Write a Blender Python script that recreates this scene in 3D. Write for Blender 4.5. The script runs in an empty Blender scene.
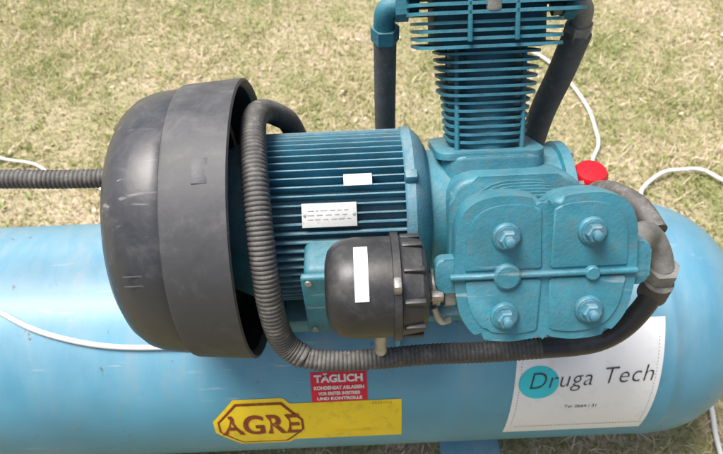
import bpy, bmesh, math, random
import numpy as np
from mathutils import Vector, Matrix, noise
random.seed(4); rng=np.random.default_rng(7)
scene=bpy.context.scene
V=Vector
# ------------------------------------------------------------------ helpers
def link(o,parent=None):
    scene.collection.objects.link(o)
    if parent: o.parent=parent
    return o
def empty(name):
    o=bpy.data.objects.new(name,None); o.empty_display_size=.05
    return link(o)
def fin(bm,me,smooth,angle):
    if smooth:
        for f in bm.faces: f.smooth=True
        for e in bm.edges:
            if len(e.link_faces)==2:
                if e.calc_face_angle(0)>math.radians(angle): e.smooth=False
    bm.to_mesh(me); bm.free()
def mesh_obj(name,verts,faces,mat,parent=None,smooth=True,angle=35):
    me=bpy.data.meshes.new(name); me.from_pydata([tuple(v) for v in verts],[],faces); me.update()
    bm=bmesh.new(); bm.from_mesh(me); bmesh.ops.recalc_face_normals(bm,faces=bm.faces)
    fin(bm,me,smooth,angle)
    me.materials.append(mat)
    return link(bpy.data.objects.new(name,me),parent)
XF=Matrix(((0,0,1),(1,0,0),(0,1,0)))      # local z -> world X
ZF=Matrix.Identity(3)
def lathe(name,prof,origin,mat,parent=None,seg=96,frame=None,angle=35,caps=True):
    F=frame or XF
    vs=[];fs=[]
    for t,r in prof:
        for i in range(seg):
            a=2*math.pi*i/seg
            vs.append(F@V((r*math.cos(a),r*math.sin(a),t))+V(origin))
    n=len(prof)
    for j in range(n-1):
        for i in range(seg):
            k=(i+1)%seg
            fs.append((j*seg+i,j*seg+k,(j+1)*seg+k,(j+1)*seg+i))
    if caps:
        fs.append(tuple(range(seg))[::-1]); fs.append(tuple((n-1)*seg+i for i in range(seg)))
    return mesh_obj(name,vs,fs,mat,parent,True,angle)
def box(name,c,s,mat,parent=None,bev=.004,frame=None,origin=(0,0,0),segs=2):
    bm=bmesh.new(); bmesh.ops.create_cube(bm,size=1)
    for v in bm.verts: v.co=V((v.co.x*s[0],v.co.y*s[1],v.co.z*s[2]))+V(c)
    if bev>0: bmesh.ops.bevel(bm,geom=bm.edges[:],offset=bev,segments=segs,affect='EDGES',profile=.5)
    F=frame or ZF
    for v in bm.verts: v.co=F@v.co+V(origin)
    me=bpy.data.meshes.new(name); fin(bm,me,True,40); me.materials.append(mat)
    return link(bpy.data.objects.new(name,me),parent)
def catmull(pts,closed=False,n=10):
    P=[V(p) for p in pts]; out=[]; N=len(P)
    rngk=range(N) if closed else range(N-1)
    for i in rngk:
        if closed: p0,p1,p2,p3=P[i-1],P[i],P[(i+1)%N],P[(i+2)%N]
        else: p0,p1,p2,p3=P[max(i-1,0)],P[i],P[i+1],P[min(i+2,N-1)]
        for k in range(n):
            t=k/n
            out.append(.5*((2*p1)+(p2-p0)*t+(2*p0-5*p1+4*p2-p3)*t*t+(3*p1-p0-3*p2+p3)*t**3))
    if not closed: out.append(P[-1])
    return out
def extrude(name,outline,z0,z1,mat,frame,origin,parent=None,bev=.006,taper=1.0,segs=3):
    bm=bmesh.new()
    cx=sum(p[0] for p in outline)/len(outline); cy=sum(p[1] for p in outline)/len(outline)
    lo=[bm.verts.new((p[0],p[1],z0)) for p in outline]
    hi=[bm.verts.new((cx+(p[0]-cx)*taper,cy+(p[1]-cy)*taper,z1)) for p in outline]
    n=len(outline)
    bm.faces.new(lo[::-1]); top=bm.faces.new(hi)
    for i in range(n): bm.faces.new((lo[i],lo[(i+1)%n],hi[(i+1)%n],hi[i]))
    if bev>0: bmesh.ops.bevel(bm,geom=list(top.edges),offset=bev,segments=segs,affect='EDGES',profile=.5)
    for v in bm.verts: v.co=frame@v.co+V(origin)
    bmesh.ops.recalc_face_normals(bm,faces=bm.faces)
    me=bpy.data.meshes.new(name); fin(bm,me,True,40); me.materials.append(mat)
    return link(bpy.data.objects.new(name,me),parent)
def rrect(cx,cy,w,h,r,n=5):
    o=[]
    for sx,sy,a0 in((1,1,0),(-1,1,90),(-1,-1,180),(1,-1,270)):
        for k in range(n+1):
            a=math.radians(a0+90*k/n)
            o.append((cx+sx*(w/2-r)+r*math.cos(a),cy+sy*(h/2-r)+r*math.sin(a)))
    return o
def tube(name,pts,rad,mat,parent=None,seg=20,corr=0,pitch=.008,n=14,radii=None):
    C=catmull(pts,n=n)
    L=[0]
    for i in range(1,len(C)): L.append(L[-1]+(C[i]-C[i-1]).length)
    step=pitch/4 if corr else max(L[-1]/max(len(C)*1.5,8),.002)
    N=int(L[-1]/step)+1
    R=[];j=0
    for i in range(N+1):
        s=min(L[-1]*i/N,L[-1]*.99999)
        while j<len(L)-2 and L[j+1]<s: j+=1
        t=(s-L[j])/max(L[j+1]-L[j],1e-9); R.append(C[j].lerp(C[j+1],t))
    T=(R[1]-R[0]).normalized(); nrm=T.orthogonal().normalized()
    vs=[];fs=[]
    for i,c in enumerate(R):
        t=(R[min(i+1,N)]-R[max(i-1,0)]).normalized()
        nrm=(nrm-t*nrm.dot(t)).normalized(); b=t.cross(nrm)
        r=rad
        if radii:
            q=i/N*(len(radii)-1); k=min(int(q),len(radii)-2); r=radii[k]+(radii[k+1]-radii[k])*(q-k)
        if corr: r*= (1,1+corr*.7,1+corr,1+corr*.7)[i%4]
        for k in range(seg):
            a=2*math.pi*k/seg; vs.append(c+(nrm*math.cos(a)+b*math.sin(a))*r)
    for i in range(N):
        for k in range(seg):
            k2=(k+1)%seg; fs.append((i*seg+k,i*seg+k2,(i+1)*seg+k2,(i+1)*seg+k))
    fs.append(tuple(range(seg))[::-1]); fs.append(tuple(N*seg+k for k in range(seg)))
    return mesh_obj(name,vs,fs,mat,parent,True,50)
# ------------------------------------------------------------------ materials
def ramp(nt,fac,stops):
    r=nt.nodes.new('ShaderNodeValToRGB'); nt.links.new(fac,r.inputs[0])
    el=r.color_ramp.elements
    while len(el)<len(stops): el.new(.5)
    for e,(p,c) in zip(el,stops): e.position=p; e.color=(*c,1)
    return r.outputs[0]
def nz(nt,scale,detail=5,rough=.6,vec=None,dist=0):
    n=nt.nodes.new('ShaderNodeTexNoise'); n.inputs['Scale'].default_value=scale
    n.inputs['Detail'].default_value=detail; n.inputs['Roughness'].default_value=rough; n.inputs['Distortion'].default_value=dist
    if vec: nt.links.new(vec,n.inputs['Vector'])
    return n.outputs['Fac']
def mixc(nt,fac,a,b,mode='MIX'):
    m=nt.nodes.new('ShaderNodeMix'); m.data_type='RGBA'; m.blend_type=mode
    for s,v in ((m.inputs[0],fac),(m.inputs[6],a),(m.inputs[7],b)):
        if hasattr(v,'links'): nt.links.new(v,s)
        elif isinstance(v,tuple): s.default_value=(*v,1)
        else: s.default_value=v
    return m.outputs[2]
def math_n(nt,op,a,b):
    m=nt.nodes.new('ShaderNodeMath'); m.operation=op
    for s,v in((m.inputs[0],a),(m.inputs[1],b)):
        if hasattr(v,'links'): nt.links.new(v,s)
        else: s.default_value=v
    return m.outputs[0]
def base(name):
    m=bpy.data.materials.new(name); m.use_nodes=True; nt=m.node_tree
    b=nt.nodes['Principled BSDF']
    geo=nt.nodes.new('ShaderNodeNewGeometry')
    return m,nt,b,geo
def paint(name,col,rough=.4,metal=0,var=.25,dirt=(.16,.13,.10),dirt_amt=.35,sc=14,bump=.15,coat=0,streak=False,spec=.4,dust=0,dustcol=(.42,.42,.38),chips=0,chipcol=(.12,.07,.045),scuff=0):
    m,nt,b,geo=base(name); pos=geo.outputs['Position']
    a=tuple(c*(1-var) for c in col); c2=tuple(min(1,c*(1+var)) for c in col)
    c=ramp(nt,nz(nt,sc,4,.6,pos),[(.3,a),(.7,c2)])
    vec=pos
    if streak:
        mp=nt.nodes.new('ShaderNodeMapping'); mp.inputs['Scale'].default_value=(1,.35,.35); nt.links.new(pos,mp.inputs[0]); vec=mp.outputs[0]
    dn=nz(nt,sc*2.3,7,.72,vec,.4)
    d=ramp(nt,dn,[(.53,(0,0,0)),(.72,(dirt_amt,)*3)])
    c=mixc(nt,d,c,dirt)
    if dust:
        sx=nt.nodes.new('ShaderNodeSeparateXYZ'); nt.links.new(geo.outputs['Normal'],sx.inputs[0])
        up=ramp(nt,sx.outputs[2],[(.35,(0,0,0)),(1,(1,1,1))])
        n2=ramp(nt,dn,[(.35,(.25,)*3),(.65,(1,1,1))])
        c=mixc(nt,math_n(nt,'MULTIPLY',math_n(nt,'MULTIPLY',up,n2),dust),c,dustcol)
    if scuff:
        mp=nt.nodes.new('ShaderNodeMapping'); mp.inputs['Scale'].default_value=(6,60,60); mp.inputs['Rotation'].default_value=(0,.2,.35); nt.links.new(pos,mp.inputs[0])
        s1=ramp(nt,nz(nt,1.0,3,.6,mp.outputs[0],.2),[(.63,(0,0,0)),(.70,(1,1,1))])
        s2=ramp(nt,nz(nt,3.0,3,.6,pos),[(.49,(0,0,0)),(.62,(scuff,)*3)])
        c=mixc(nt,math_n(nt,'MULTIPLY',s1,s2),c,(.48,.53,.54))
    if chips:
        ch=ramp(nt,nz(nt,sc*5,5,.75,pos,.3),[(.66-.03*chips,(0,0,0)),(.68,(1,1,1))])
        c=mixc(nt,math_n(nt,'MULTIPLY',ch,.8),c,chipcol)
    nt.links.new(c,b.inputs['Base Color'])
    rr=ramp(nt,dn,[(.3,(rough*.8,)*3),(.75,(min(1,rough*1.3),)*3)])
    nt.links.new(rr,b.inputs['Roughness'])
    b.inputs['Metallic'].default_value=metal; b.inputs['Specular IOR Level'].default_value=spec
    if coat: b.inputs['Coat Weight'].default_value=coat; b.inputs['Coat Roughness'].default_value=.28
    bp=nt.nodes.new('ShaderNodeBump'); bp.inputs['Strength'].default_value=bump; bp.inputs['Distance'].default_value=.002
    nt.links.new(nz(nt,sc*12,2,.6,pos),bp.inputs['Height']); nt.links.new(bp.outputs[0],b.inputs['Normal'])
    return m
BLUE_TANK=paint('tank_paint',(.072,.275,.405),.45,0,.15,(.19,.24,.24),.45,3.5,.15,.28,True,dust=.36,dustcol=(.50,.58,.61),chips=.35,scuff=.8)
BLUE=paint('pump_paint',(.028,.180,.245),.48,0,.24,(.07,.09,.085),.55,14,.45,.06,dust=.28,dustcol=(.34,.43,.44),chips=.9,scuff=.6)
BLUE_D=paint('cylinder_paint',(.024,.155,.215),.52,0,.25,(.04,.045,.04),.65,18,.4,dust=.28,dustcol=(.35,.42,.43),chips=1.1)
BLUE_M=paint('motor_paint',(.036,.175,.25),.52,0,.24,(.06,.065,.06),.65,18,.35,.04,dust=.50,dustcol=(.38,.45,.46),chips=1.1)
BLACK=paint('black_plastic',(.018,.019,.023),.40,0,.3,(.2,.18,.16),.14,9,.12,.08,dust=.12)
GUARD=paint('guard_plastic',(.026,.029,.036),.40,0,.2,(.2,.19,.18),.18,7,.12,.18,dust=.16,dustcol=(.4,.4,.4),scuff=.5)
GUARD2=paint('guard_skirt_plastic',(.045,.047,.053),.56,0,.12,(.2,.19,.18),.2,7,.12,dust=.18,dustcol=(.4,.4,.4),scuff=.35)
GTAG=paint('guard_tag',(.085,.088,.095),.5,0,.1,(.2,.2,.2),.2)
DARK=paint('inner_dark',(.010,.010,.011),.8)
RUB=paint('hose_rubber',(.062,.059,.058),.6,0,.35,(.28,.25,.22),.5,22,.3,dust=.28)
FOAM=paint('pipe_rubber',(.085,.09,.095),.8,0,.2,(.26,.24,.22),.4,30,.5,dust=.2)
STEEL=paint('steel',(.36,.35,.33),.45,.6,.3,(.12,.08,.05),.6,40,.3)
ALU=paint('aluminium_plate',(.60,.61,.60),.45,.2,.06,(.25,.24,.22),.55,40,.1)
BRASS=paint('fitting_alloy',(.20,.20,.185),.6,.2,.3,(.09,.08,.07),.6,30,.4)
RED=paint('red_plastic',(.65,.012,.025),.4,0,.1,(.2,.02,.02),.2)
WHITE=paint('white_label',(.74,.74,.72),.5,0,.05,(.40,.38,.34),.45,14,.05)
PAPER=paint('paper',(.78,.79,.80),.5,0,.03,(.5,.5,.48),.35,9,.1)
YEL=paint('yellow_label',(.82,.60,.02),.5,0,.06,(.42,.28,.06),.5,12,.05)
BROWN=paint('brown_print',(.22,.035,.015),.5,0,.1,(.5,.3,.05),.35)
REDL=paint('red_label',(.66,.012,.04),.5,0,.08,(.3,.05,.05),.3,20,.05)
CYAN=paint('cyan_print',(.03,.56,.66),.5,0,.05)
INK=paint('ink',(.04,.04,.045),.6,0,.1,(.3,.3,.3),.3)
INKL=paint('stamped_print',(.24,.25,.26),.6,0,.2,(.5,.5,.5),.6,60)
CABLE=paint('white_cable',(.70,.70,.68),.5,0,.06,(.4,.36,.3),.4,20)
# ------------------------------------------------------------------ ground + grass
def ground():
    m,nt,b,geo=base('lawn_soil'); pos=geo.outputs['Position']
    c=ramp(nt,nz(nt,1.9,5,.7,pos),[(.35,(.22,.26,.09)),(.50,(.42,.37,.22)),(.64,(.60,.50,.38))])
    c=mixc(nt,ramp(nt,nz(nt,45,5,.75,pos),[(.36,(0,0,0)),(.62,(.85,.85,.85))]),c,(.17,.15,.085))
    nt.links.new(c,b.inputs['Base Color']); b.inputs['Roughness'].default_value=.95
    vs=[];fs=[];xs=[-150,-40,-12]+[x*.25 for x in range(-24,25)]+[12,40,150]
    for y in xs:
        for x in xs: vs.append((x,y,.012*noise.noise(V((x*1.3,y*1.3,0))) if abs(x)<7 and abs(y)<7 else 0))
    n=len(xs)
    for j in range(n-1):
        for i in range(n-1): fs.append((j*n+i,j*n+i+1,(j+1)*n+i+1,(j+1)*n+i))
    mesh_obj('ground',vs,fs,m)
def grass():
    m,nt,b,geo=base('grass_blades'); pos=geo.outputs['Position']
    patch=nz(nt,2.2,6,.78,pos,.7)
    fine=nz(nt,15,2,.6,pos)
    fac=math_n(nt,'ADD',math_n(nt,'ADD',math_n(nt,'MULTIPLY',patch,1.30),math_n(nt,'MULTIPLY',geo.outputs['Random Per Island'],.44)),math_n(nt,'MULTIPLY',fine,.45))
    fac2=math_n(nt,'MULTIPLY',fac,.66)
    c=ramp(nt,fac2,[(.50,(.17,.25,.05)),(.66,(.38,.42,.15)),(.76,(.66,.60,.36)),(.88,(.86,.73,.60))])
    nt.links.new(c,b.inputs['Base Color']); b.inputs['Roughness'].default_value=.6
    tr=nt.nodes.new('ShaderNodeBsdfTranslucent'); nt.links.new(c,tr.inputs[0])
    mx=nt.nodes.new('ShaderNodeMixShader'); mx.inputs[0].default_value=.4
    out=[n for n in nt.nodes if n.type=='OUTPUT_MATERIAL'][0]
    nt.links.new(b.outputs[0],mx.inputs[1]); nt.links.new(tr.outputs[0],mx.inputs[2]); nt.links.new(mx.outputs[0],out.inputs[0])
    N=260000
    x=rng.uniform(-3.0,3.0,N); y=rng.uniform(-1.1,3.5,N)
    cl=np.sin(x*9+2*np.sin(y*5))*np.cos(y*8+1.5*np.sin(x*6))
    cl2=np.sin(x*2.3+1.7*np.sin(y*1.9+1))*np.cos(y*2.9+1.3*np.sin(x*1.7))
    keep=rng.random(N)<(.64+.18*cl+.2*cl2); x=x[keep];y=y[keep];cl=cl[keep];N=len(x)
    h=(.010+.028*rng.random(N)**1.8)*(1+.3*cl); w=rng.uniform(.0014,.0042,N)
    a=rng.uniform(0,2*np.pi,N); la=rng.uniform(0,2*np.pi,N); ll=rng.uniform(.6,2.6,N)*h
    dx=np.cos(a)*w; dy=np.sin(a)*w; z0=np.zeros(N)-.010
    bx=x+np.cos(la)*ll*.35; by=y+np.sin(la)*ll*.35
    tx=x+np.cos(la)*ll; ty=y+np.sin(la)*ll
    v=np.stack([np.stack([x-dx,y-dy,z0],1),np.stack([x+dx,y+dy,z0],1),np.stack([bx+dx*.8,by+dy*.8,h*.68],1),np.stack([bx-dx*.8,by-dy*.8,h*.68],1),np.stack([tx,ty,h],1)],1).reshape(-1,3)
    i=np.arange(N)*5
    loops=np.stack([i,i+1,i+2,i+3,i+3,i+2,i+4],1).reshape(-1)
    me=bpy.data.meshes.new('grass'); me.vertices.add(N*5); me.vertices.foreach_set('co',v.astype(np.float32).ravel())
    me.loops.add(len(loops)); me.loops.foreach_set('vertex_index',loops.astype(np.int32))
    me.polygons.add(2*N); st=np.stack([np.arange(N)*7,np.arange(N)*7+4],1).reshape(-1)
    me.polygons.foreach_set('loop_start',st.astype(np.int32))
    me.update(calc_edges=True); me.validate(); me.materials.append(m)
    link(bpy.data.objects.new('grass',me))
def litter():
    m,nt,b,geo=base('dry_leaf')
    c=ramp(nt,geo.outputs['Random Per Island'],[(0,(.22,.14,.09)),(.3,(.46,.36,.25)),(.6,(.72,.62,.50)),(.7,(.16,.24,.05)),(1,(.30,.38,.11))])
    nt.links.new(c,b.inputs['Base Color']); b.inputs['Roughness'].default_value=.7
    vs=[];fs=[]
    for _ in range(2600):
        x=random.uniform(-3,3); y=random.uniform(-1,3.4); s=random.uniform(.005,.015); a=random.uniform(0,6.28); z=random.uniform(.010,.026)
        t=V((math.cos(a),math.sin(a),random.uniform(-.35,.35)))*s; q=V((-math.sin(a),math.cos(a),random.uniform(-.3,.3)))*s*random.uniform(.3,.7)
        c0=V((x,y,z)); k=len(vs)
        vs+= [c0-t,c0-t*.3+q,c0+t*.5+q*.8,c0+t*1.1,c0+t*.45-q*.85,c0-t*.35-q]
        vs.append(c0+V((0,0,-s*.2)))
        for j in range(6): fs.append((k+6,k+j,k+(j+1)%6))
    mesh_obj('fallen_leaves',vs,fs,m,None,False)
ground(); grass(); litter()
# ------------------------------------------------------------------ tank
TZ=.435; TR=.315
tank=empty('air_tank')
prof=[]
for k in range(0,15):
    a=math.pi/2*k/14; prof.append((-1.30-.27*math.cos(a),max(TR*math.sin(a)**.85,.0005)))
prof+= [(-1.297,TR),(-.3,TR),(.70,TR),(.703,TR+.0018),(.715,TR+.0018),(.718,TR)]
for k in range(1,19):
    a=math.pi/2*k/18; prof.append((.72+.265*math.sin(a),max(TR*math.cos(a)**.8,.0005)))
lathe('shell',prof,(0,0,TZ),BLUE_TANK,tank,seg=160,angle=50)
def tp(X,phi,r=0): 
    a=math.radians(phi); return V((X,-(TR+r)*math.cos(a),TZ+(TR+r)*math.sin(a)))
for X in (.30,-.85):
    for s in(-1,1):
        box('foot_plate',(X,s*.17,.10),(.16,.012,.24),BLUE_TANK,tank,.003)
        box('foot_pad',(X,s*.20,.030),(.18,.09,.012),BLUE_TANK,tank,.003)
    box('foot_web',(X,0,.09),(.012,.328,.14),BLUE_TANK,tank,.003)
lathe('drain_boss',[(0,.03),(.03,.03)],(.2,-.06,.10),BLUE_TANK,tank,24,ZF)
box('platform',(.13,-.075,.812),(.70,.30,.016),BLUE_M,tank,.004)
for X in(-.18,.07,.42):
    out=[(-.225,.803)]
    for k in range(13):
        y=-.215+.43*k/12*.75; out.append((y,TZ+math.sqrt(TR**2-y*y)-.004))
    out.append((.07,.803))
    extrude('saddle',out,X-.005,X+.005,BLUE_TANK,XF,(0,0,0),tank,0)
# ------------------------------------------------------------------ labels on the tank
def patch(name,x0,x1,lo,hi,r,mat,parent,nx=30,ny=12,sl=0):
    vs=[];fs=[]
    for i in range(nx+1):
        X=x0+(x1-x0)*i/nx
        for j in range(ny+1):
            ph=lo(X)+(hi(X)-lo(X))*j/ny; vs.append(tp(X+sl*(ph-28),ph,r))
    for i in range(nx):
        for j in range(ny):
            a=i*(ny+1)+j; fs.append((a,a+ny+1,a+ny+2,a+1))
    return mesh_obj(name,vs,fs,mat,parent)
def text(name,s,X,phi,size,r,mat,parent,sx=1,shear=0,off=0,slope=0,spc=1):
    cu=bpy.data.curves.new(name,'FONT'); cu.body=s; cu.size=size; cu.shear=shear; cu.offset=off; cu.align_x='CENTER'; cu.align_y='CENTER'; cu.resolution_u=4; cu.space_character=spc
    t=bpy.data.objects.new(name+'_src',cu); scene.collection.objects.link(t)
    bpy.context.view_layer.update()
    me=bpy.data.meshes.new_from_object(t.evaluated_get(bpy.context.evaluated_depsgraph_get()))
    bpy.data.objects.remove(t)
    bm=bmesh.new(); bm.from_mesh(me)
    for v in bm.verts:
        x=v.co.x*sx; y=v.co.y+slope*x
        v.co=tp(X+x,phi+math.degrees(y/TR),r)
    bmesh.ops.recalc_face_normals(bm,faces=bm.faces)
    bm.to_mesh(me); bm.free(); me.name=name; me.materials.clear(); me.materials.append(mat)
    return link(bpy.data.objects.new(name,me),parent)
ys=empty('yellow_sticker')
hx0,hx1,hx2,hx3=-.372,-.318,-.20,-.148
def hexh(X,H=15.5,a=hx0,b=hx1,c=hx2,d=hx3):
    if X<b: return H*(.25+.75*(X-a)/(b-a))
    if X>c: return H*(.25+.75*(d-X)/(d-c))
    return H
def yh(X): return 13+max(hexh(X) if X<hx3 else 0, 12.5 if X>-.19 else 0)
def yl(X): return 13-max(hexh(X) if X<hx3 else 0, 12.5 if X>-.19 else 0)
patch('backing',hx0,.076,yl,yh,.0012,YEL,ys,90)
f2=lambda X: hexh(X,13.6,-.362,-.314,-.204,-.158)
patch('hexagon_border',-.362,-.158,lambda X:13-f2(X),lambda X:13+f2(X),.0020,BROWN,ys,60)
f3=lambda X: hexh(X,12.3,-.356,-.311,-.207,-.164)
patch('hexagon_inner',-.356,-.164,lambda X:13-f3(X),lambda X:13+f3(X),.0028,YEL,ys,60)
for q in(-.0014,0,.0014):
    text('lettering','AGRE',-.260+q,13,.098,.0036+q*.2,BROWN,ys,.76,0,.0014)
text('small_print','Kompressoren',-.03,7,.018,.0024,YEL,ys,1)
text('small_print_top','0 6 2 0 / 4 1 2',.03,24,.008,.0024,BROWN,ys,1)
rs=empty('red_warning_label')
patch('backing',-.133,-.003,lambda X:25.6,lambda X:39.8,.0012,REDL,rs)
text('line',"TÄGLICH",-.068,36.7,.025,.002,WHITE,rs,1.08,0,.0010)
text('line_2',"KONDENSAT ABLASSEN",-.068,32.6,.0125,.0026,WHITE,rs,.86,0,.0005)
text('line_3',"VOR ERSTER INBETRIEB",-.068,29.9,.0115,.0026,WHITE,rs,.80,0,.0005)
text('line_4',"UND KONTROLLE",-.068,27.4,.0115,.0026,WHITE,rs,1.1,0,.0005)
ps=empty('paper_sign')
patch('sheet',.338,.676,lambda X:-2,lambda X:57,.0014,PAPER,ps,40,40,.0004)
vs=[];fs=[]
vs.append(tp(.395,30.5,.0022))
for k in range(40):
    a=2*math.pi*k/40; vs.append(tp(.395+.047*math.cos(a),30.5+math.degrees(.044*math.sin(a)/TR),.0022))
for k in range(40): fs.append((0,1+k,1+(k+1)%40))
mesh_obj('logo_oval',vs,fs,CYAN,ps)
text('lettering','Druga Tech',.515,32,.062,.003,INK,ps,.93,.22,-.0008,.04,1.06)
text('small_print','Tel. 0664 / 31',.50,17,.014,.0022,INK,ps,1)
for k in range(46):
    X=.352+.0068*k; patch('dot',X,X+.003,lambda q:3.2,lambda q:3.6,.0022,INK,ps,1,1)
for k in range(30):
    p0=5+1.5*k; patch('dot',.350,.3511,lambda q:p0,lambda q:p0+.6,.0022,INK,ps,1,1,.0004)
    patch('dot',.663,.6641,lambda q:p0,lambda q:p0+.6,.0022,INK,ps,1,1,.0004)
# ------------------------------------------------------------------ motor
AX=(0,-.095,1.015)
motor=empty('electric_motor')
vs=[];fs=[];nf=62
X0,X1=-.185,.083
ring=[]
for i in range(nf):
    a0=2*math.pi*i/nf; p=2*math.pi/nf
    for da,r in((0,.139),(.30,.139),(.37,.1645),(.40,.1655),(.55,.1655),(.58,.1645),(.65,.139)): ring.append((a0+da*p,r))
n=len(ring)
for X in(X0,X1):
    for a,r in ring: vs.append(V(AX)+V((X,r*math.cos(a),r*math.sin(a))))
for i in range(n): fs.append((i,(i+1)%n,n+(i+1)%n,n+i))
fs.append(tuple(range(n))[::-1]); fs.append(tuple(n+i for i in range(n)))
mesh_obj('finned_housing',vs,fs,BLUE_M,motor,True,25)
lathe('end_bell',[(.080,.150),(.080,.166),(.083,.169),(.098,.169),(.103,.165),(.118,.150),(.128,.13)],AX,BLUE_M,motor)
lathe('rear_bell',[(-.29,.10),(-.25,.14),(-.20,.163),(-.178,.165),(-.178,.15)],AX,BLUE_M,motor)
for k in range(4):
    a=math.radians(20+90*k); c=V(AX)+V((.091,.168*math.cos(a),.168*math.sin(a)))
    box('lug',c,(.024,.024,.024),BLUE_M,motor,.006)
for X in(-.13,.04):
    for s in(-1,1): box('motor_foot',(X,-.095+s*.115,.843),(.07,.075,.045),BLUE_M,motor,.008)
box('terminal_box',(-.028,-.262,1.022),(.15,.08,.165),BLUE,motor,.016,segs=4)
box('terminal_box_lid',(-.028,-.309,1.022),(.158,.014,.173),BLUE,motor,.006,segs=3)
for sx in(-1,1):
    for sz in(-1,1): lathe('lid_screw',[(-.319,.006),(-.314,.006)],(-.028+sx*.066,0,1.022+sz*.074),STEEL,motor,12,Matrix(((1,0,0),(0,0,1),(0,-1,0))))
def radial(ang):
    s,c=math.sin(math.radians(ang)),math.cos(math.radians(ang))
    return Matrix(((1,0,0),(0,s,-c),(0,c,s)))
def mplate(name,Xc,w,h,ang,mat,r=.1665,t=.002,parent=None):
    return box(name,(Xc,0,r+t/2),(w,h,t),mat,parent or motor,.0004,radial(ang),(0,AX[1],AX[2]))
mplate('name_plate',-.055,.096,.042,49,ALU,.1662,.003)
rp=random.Random(3)
for k in range(5):
    X=-.093
    while X<-.022:
        wd=rp.uniform(.004,.013)
        mplate('plate_print',X+wd/2,wd,.0016,43.8+2.6*k,INKL,.16925,.0003); X+=wd+rp.uniform(.002,.006)
for s in(-1,1): lathe('plate_rivet',[(.1692,.003),(.171,.002)],V((-.055+s*.043,AX[1],AX[2])),STEEL,motor,10,radial(49))
mplate('white_tag',-.003,.05,.022,70,WHITE,.1665,.002)
# ------------------------------------------------------------------ fan guard (bowl)
guard=empty('flywheel_guard')
drum=[(-.222,.260),(-.214,.264),(-.210,.270),(-.213,.2745),(-.222,.274),(-.28,.270),(-.318,.267),(-.323,.2655),(-.327,.259)]
dome=[(-.325,.258),(-.327,.259),(-.345,.2585),(-.375,.255),(-.402,.246),(-.424,.229),(-.438,.208),(-.446,.18),(-.451,.14),(-.452,.10),(-.446,.095),(-.446,.03),(-.446,.0005)]
lathe('drum',drum,AX,GUARD2,guard,128,angle=40,caps=False)
lathe('dome',dome,AX,GUARD,guard,128,angle=45,caps=False)
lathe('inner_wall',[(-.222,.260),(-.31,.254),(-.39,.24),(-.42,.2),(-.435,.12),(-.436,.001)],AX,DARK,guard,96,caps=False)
lathe('flywheel',[(-.33,.001),(-.33,.05),(-.31,.06),(-.31,.2),(-.27,.205),(-.27,.225),(-.34,.225),(-.34,.001)],AX,BLACK,guard,72,caps=False)
mplate('maker_tag',-.256,.026,.044,66,GTAG,.2712,.0010,guard)
for ang in(29,25): mplate('pale_mark',-.366,.055,.003,ang,GTAG,.2555,.0010,guard)  # two thin strips on the dome, paler than its plastic
# ------------------------------------------------------------------ pump
pump=empty('compressor_pump')
e=math.radians(33)
a1=V((0,-math.cos(e),math.sin(e))); a2=V((0,math.sin(e),math.cos(e)))
F1=Matrix(((1,0,0),(0,a2.y,a1.y),(0,a2.z,a1.z)))
F2=Matrix(((1,0,0),(0,-a1.y,a2.y),(0,-a1.z,a2.z)))
lathe('crankcase',[(.095,.02),(.095,.124),(.10,.130),(.122,.130),(.128,.122),(.16,.119),(.375,.119),(.378,.128),(.396,.128),(.40,.12),(.406,.07),(.425,.062),(.43,.001)],AX,BLUE,pump)
for k in range(8):
    a=2*math.pi*(k+.5)/8; c=V(AX)+V((.401,.108*math.cos(a),.108*math.sin(a)))
    lathe('cover_bolt',[(0,.009),(.01,.009)],c,STEEL,pump,6)
extrude('crankcase_neck',rrect(.275,0,.24,.20,.05),.03,.150,BLUE,F1,AX,pump,.01)
extrude('crankcase_neck_back',rrect(.249,0,.19,.19,.04),.03,.125,BLUE,F2,AX,pump,.008)
box('sump',(.265,-.095,.905),(.26,.22,.17),BLUE,pump,.02,segs=4)
box('sump_foot',(.265,-.095,.832),(.32,.28,.024),BLUE,pump,.005)
lathe('front_cylinder',[(.15,.085),(.29,.085)],V(AX)+V((.275,0,0)),BLUE_D,pump,64,F1)
for k in range(6):
    z=.163+.021*k; extrude('front_fin',rrect(.275,0,.205+.004*k,.19,.085,8),z,z+.006,BLUE,F1,AX,pump,0)
half=[(0,.093),(.018,.106),(.055,.112),(.092,.109),(.120,.093),(.134,.062),(.137,.02),(.138,-.012),(.135,-.045),(.126,-.082),(.100,-.114),(.055,-.123),(.018,-.119)]
CXY=(.275,.0)
ol=[(x,y,0) for x,y in half]+[(0,-.112,0)]+[(-x,y,0) for x,y in half[:0:-1]]
ol=[(p.x+CXY[0],p.y+CXY[1]) for p in catmull(ol,True,5)]
def sc(o,s,c=CXY): return [(c[0]+(x-c[0])*s,c[1]+(y-c[1])*s) for x,y in o]
extrude('head_base',sc(ol,.98),.280,.300,BLUE,F1,AX,pump,.002)
extrude('head_gasket',sc(ol,.95),.300,.304,DARK,F1,AX,pump,0)
extrude('head_cover',ol,.304,.334,BLUE,F1,AX,pump,.009,segs=4)
def lobe(sx,top):
    pts=[]
    for x,y in sc(ol,.885):
        rx=(x-CXY[0])*sx; ry=y+.011
        if top: ok=rx>.007 and ry>.009
        else: ok=rx>.007 and ry<-.009
        if ok: pts.append((x,y))
    return pts
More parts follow.
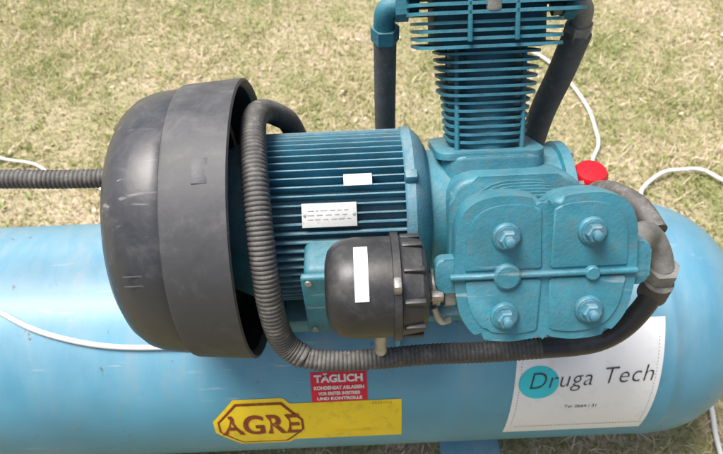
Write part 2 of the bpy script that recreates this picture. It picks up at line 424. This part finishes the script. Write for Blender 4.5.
for sx in(-1,1):
    for top in(True,False):
        p=lobe(sx,top)
        y0=-.004 if top else -.018
        ang=lambda q:math.atan2(q[1]-(y0+(.05 if top else -.05)),q[0]-(CXY[0]+sx*.06))
        ext=[(CXY[0]+sx*.005,y0+(.004 if top else -.004)),(CXY[0]+sx*.009,y0),(max(p,key=lambda q:q[0]*sx)[0],y0)]
        p=p+ext; p.sort(key=ang)
        extrude('cover_field',p,.330,.3368,BLUE,F1,AX,pump,.0025,.985,segs=3)
box('cover_rib_cross',(.272,-.011,.3365),(.285,.008,.012),BLUE,pump,.003,F1,AX,3)
lathe('cover_boss',[(.335,.021),(.3425,.0205),(.345,.017),(.345,.001)],V(AX)+F1@V((.216,-.012,0)),BLUE,pump,32,F1)
lathe('cover_boss',[(.335,.012),(.342,.011),(.344,.009),(.344,.001)],V(AX)+F1@V((.345,-.012,0)),BLUE,pump,32,F1)
for x,y in((.214,.050),(.341,.054),(.2137,-.077),(.343,-.072)):
    o=V(AX)+F1@V((x,y,0))
    lathe('bolt_seat',[(.336,.0225),(.341,.0215),(.343,.019),(.343,.001)],o,BLUE,pump,32,F1)
    lathe('bolt_washer',[(.343,.0175),(.346,.0175),(.346,.001)],o,BLUE_M,pump,28,F1)
    lathe('bolt_hex',[(.346,.0145),(.356,.0145),(.3585,.012),(.3585,.001)],o,BLUE_M,pump,6,F1)
    lathe('bolt_end',[(.358,.0078),(.367,.0072),(.3685,.005),(.3685,.0005)],o,BLUE_M,pump,20,F1)
extrude('inlet_flange',rrect(.134,-.012,.05,.055,.014),.304,.328,BLUE,F1,AX,pump,.004)
extrude('outlet_flange',rrect(.415,-.004,.045,.07,.014),.296,.326,BLUE,F1,AX,pump,.004)
cx=.243
lathe('back_cylinder',[(.11,.066),(.34,.070)],V(AX)+V((cx,0,0)),BLUE_D,pump,64,F2)
extrude('cylinder_flange',rrect(cx,0,.20,.18,.03),.118,.132,BLUE,F2,AX,pump,.003)
for k in range(12):
    z=.143+.0145*k; w=.148+.0022*k+(.012 if k>5 else 0)
    extrude('cylinder_fin',rrect(cx,0,w,w*.95,.045,6),z,z+.0045,BLUE_D,F2,AX,pump,0)
for sx in(-1,1):
    for sy in(-1,1):
        lathe('head_stud',[(.13,.005),(.33,.005)],V(AX)+F2@V((cx+sx*.060,sy*.060,0)),BLUE_D,pump,12,F2)
extrude('back_head_core',rrect(cx,0,.20,.15,.03),.312,.46,BLUE_D,F2,AX,pump,.006)
for k in range(4):
    z=.314+.0135*k; extrude('head_fin',rrect(cx-.004,0,.255,.20,.03,5),z,z+.0055,BLUE,F2,AX,pump,0)
for k in range(6):
    z=.370+.0145*k; extrude('head_fin',rrect(cx+.006,0,.305,.22,.03,5),z,z+.006,BLUE,F2,AX,pump,0)
extrude('head_top',rrect(cx+.006,0,.305,.22,.03,5),.460,.476,BLUE,F2,AX,pump,.004)
for dx in(-.045,.035): box('head_stay',(cx+dx,-.106,.41),(.008,.008,.17),BLUE,pump,.002,F2,AX)
box('port_block',(cx-.005,-.104,.395),(.026,.018,.045),BRASS,pump,.006,F2,AX)
def elbow(name,c,sx,mat):
    p=[c+V((-sx*.06,-.0,.010)),c+V((-sx*.02,0,.012)),c+V((0,0,-.004)),c+V((0,0,-.06))]
    tube(name,p,.020,mat,pump,18,n=8)
yb=.112
for X,sx,z in((.060,-1,1.335),(.425,1,1.325)):
    c=V((X,yb,z)); elbow('elbow',c,sx,BLUE_D if sx<0 else BRASS)
    lathe('elbow_nut',[(-.012,.028),(.012,.028)],c+V((-sx*.030,0,.011)),BLUE_D,pump,6,XF)
    lathe('pipe_nut',[(-.014,.027),(.014,.027)],c+V((0,0,-.045)),BRASS if sx>0 else BLUE_D,pump,6,ZF)
tube('down_pipe',[(.060,.112,1.285),(.060,.112,1.18),(.060,.110,1.08),(.062,.10,.95)],.022,FOAM,pump)
tube('down_pipe',[(.427,.112,1.275),(.413,.112,1.18),(.393,.112,1.07),(.380,.10,.93)],.027,FOAM,pump)
tube('outlet_elbow',[(.43,-.325,1.165),(.462,-.285,1.145),(.49,-.265,1.12),(.510,-.280,1.09),(.516,-.30,1.065)],.023,BRASS,pump,20,n=8)
lathe('outlet_nut',[(-.016,.030),(.016,.030)],(.516,-.300,1.062),BRASS,pump,6,ZF)
tube('outlet_pipe_back',[(.502,-.262,1.125),(.488,-.20,1.125),(.46,-.14,1.10),(.43,-.10,1.05)],.020,RUB,pump,18,n=8)
lathe('hose_collar',[(-.02,.026),(.02,.026)],(.514,-.312,1.03),RUB,pump,24,ZF)
# ------------------------------------------------------------------ air filter canister
flt=empty('air_filter')
fo=V((0,-.362,1.143))
lathe('canister',[(-.060,.0005),(-.060,.045),(-.056,.060),(-.046,.071),(-.034,.077),(-.015,.080),(.043,.080),(.044,.086),(.055,.086),(.057,.078),(.088,.074),(.095,.068),(.099,.05),(.099,.0005)],fo,BLACK,flt,72,angle=28,caps=False)
for k in range(10):
    a=2*math.pi*k/10; c=fo+V((.075,.077*math.cos(a),.077*math.sin(a)))
    box('rib',c,(.032,.009,.009),BLACK,flt,.002)
vs=[];fs=[]
for i in range(2):
    for j in range(13):
        a=math.radians(40+64*j/12); X=-.014+.021*i
        vs.append(fo+V((X,-.0812*math.cos(a),.0812*math.sin(a))))
for j in range(12): fs.append((j,j+1,14+j,13+j))
mesh_obj('white_tag',vs,fs,WHITE,flt)
box('clip',fo+V((.049,-.05,.072)),(.012,.02,.02),STEEL,flt,.003)
lathe('drain_post',[(-.19,.011),(-.06,.011)],fo+V((.025,-.008,0)),STEEL,flt,16,ZF)
tube('neck',[fo+V((.09,0,-.005)),fo+V((.118,.0,-.01)),fo+V((.15,.01,-.012))],.024,BRASS,flt,18,n=6)
lathe('hose_clamp',[(-.006,.030),(.006,.030)],fo+V((.112,0,-.008)),STEEL,flt,24,XF)
lathe('neck_nut',[(-.008,.032),(.008,.032)],fo+V((.134,0,-.012)),STEEL,flt,6,XF)
box('clamp_screw',fo+V((.112,-.03,.012)),(.02,.014,.014),STEEL,flt,.003)
tube('wing_lever',[fo+V((.108,-.03,-.02)),fo+V((.120,-.04,-.045)),fo+V((.135,-.035,-.05))],.006,STEEL,flt,10,n=6)
# ------------------------------------------------------------------ hoses
h1=empty('corrugated_hose')
def ma(X,deg,r):
    a=math.radians(deg); return V((X,AX[1]-r*math.cos(a),AX[2]+r*math.sin(a)))
pts=[V((-.11,.12,.93)),ma(-.140,165,.215),ma(-.160,150,.213),ma(-.182,135,.211),ma(-.188,112,.209),ma(-.184,90,.207),ma(-.176,65,.208),ma(-.170,40,.214),ma(-.166,18,.226),ma(-.160,0,.243),ma(-.148,-14,.260),V((-.118,-.362,.928)),V((-.06,-.368,.918)),V((.02,-.366,.916)),V((.12,-.364,.921)),V((.23,-.364,.920)),V((.32,-.362,.922))]
tube('upper_run',pts[:12],.0215,RUB,h1,22,.10,.0078)
tube('lower_run',pts[10:],.0180,RUB,h1,22,.10,.0078)
tube('smooth_end',[V((.315,-.362,.922)),V((.38,-.360,.922)),V((.43,-.355,.928)),V((.47,-.345,.955)),V((.500,-.328,1.0)),V((.514,-.312,1.04))],.019,BLACK,h1,20)
h2=empty('corrugated_hose')
tube('run',[V((-1.25,.03,1.03)),V((-1.0,.0,1.07)),V((-.72,-.018,1.08)),V((-.60,-.022,1.076)),V((-.445,-.023,1.074))],.0175,RUB,h2,20,.12,.009)
rv=empty('red_valve_cap')
lathe('cap',[(0,.028),(.004,.033),(.022,.033),(.030,.028),(.033,.010),(.033,.0005)],(.444,-.085,1.070),RED,rv,40,ZF)
lathe('stem',[(-.12,.014),(0.001,.014)],(.444,-.085,1.070),STEEL,rv,20,ZF)
# ------------------------------------------------------------------ white cables
def cable(pts,r=.0055):
    o=empty('white_cable'); tube('run',pts,r,CABLE,o,10)
cable([tp(-1.15,95,.006),tp(-.96,81,.006),tp(-.849,71,.006),tp(-.77,63.5,.006),tp(-.69,58.5,.006),tp(-.60,55,.006),tp(-.497,53.5,.006),tp(-.358,54,.006),tp(-.25,60,.006),tp(-.18,75,.006)],.0065)
gz=.027
cable([V((-2.2,1.55,gz)),V((-1.9,1.35,gz)),V((-1.60,1.195,gz)),V((-1.42,1.14,gz)),V((-1.293,1.045,gz)),V((-1.10,.98,gz)),V((-.9,.7,gz)),V((-.7,.3,gz))],.007)
cable([V((.60,1.95,gz)),V((.76,1.85,gz)),V((.915,1.785,gz)),V((1.01,1.60,gz)),V((1.062,1.372,gz)),V((1.06,1.2,gz)),V((1.045,1.104,gz)),V((.983,.973,gz)),V((.95,.7,gz))],.008)
cable([V((1.05,.55,gz)),V((1.12,.72,gz)),V((1.149,.83,gz)),V((1.262,.921,gz)),V((1.35,.935,gz)),V((1.433,.927,gz)),V((1.542,.833,gz)),V((1.8,.75,gz))],.009)
cable([V((1.14,.25,gz)),V((1.11,.12,gz)),V((1.095,.0,gz)),V((1.075,-.12,gz)),V((1.052,-.235,gz)),V((1.03,-.5,gz))],.008)
# ------------------------------------------------------------------ light, world, camera
sd=V((-.34,.06,.92)).normalized()
el=math.asin(sd.z); az=math.atan2(sd.x,sd.y)
w=bpy.data.worlds.new('World'); scene.world=w; w.use_nodes=True; nt=w.node_tree
sky=nt.nodes.new('ShaderNodeTexSky'); sky.sky_type='NISHITA'; sky.sun_disc=False; sky.sun_elevation=el; sky.sun_rotation=az
sky.dust_density=6; sky.ozone_density=.3
bg=nt.nodes['Background']; nt.links.new(sky.outputs[0],bg.inputs[0]); bg.inputs[1].default_value=.15
sl=bpy.data.lights.new('sun','SUN'); sl.energy=5.0; sl.angle=math.radians(28); sl.color=(1,.965,.93)
so=bpy.data.objects.new('sun',sl); scene.collection.objects.link(so); so.rotation_euler=sd.to_track_quat('Z','Y').to_euler()
cam=bpy.data.cameras.new('camera'); co=bpy.data.objects.new('camera',cam); scene.collection.objects.link(co)
cam.sensor_width=36; cam.lens=36*650/723; cam.clip_end=500; cam.clip_start=.02
pch=math.radians(50); f=V((0,math.cos(pch),-math.sin(pch))); U=V((0,math.sin(pch),math.cos(pch))); Rr=V((1,0,0)); ro=math.radians(2.5)
rr=Rr*math.cos(ro)-U*math.sin(ro); uu=U*math.cos(ro)+Rr*math.sin(ro)
M=Matrix((rr,uu,-f)).transposed().to_4x4(); M.translation=V((0,-.951,1.994)); co.matrix_world=M
cam.dof.use_dof=True; cam.dof.focus_distance=1.12; cam.dof.aperture_fstop=5.6
scene.camera=co
scene.view_settings.view_transform='Standard'; scene.view_settings.look='None'; scene.view_settings.exposure=0
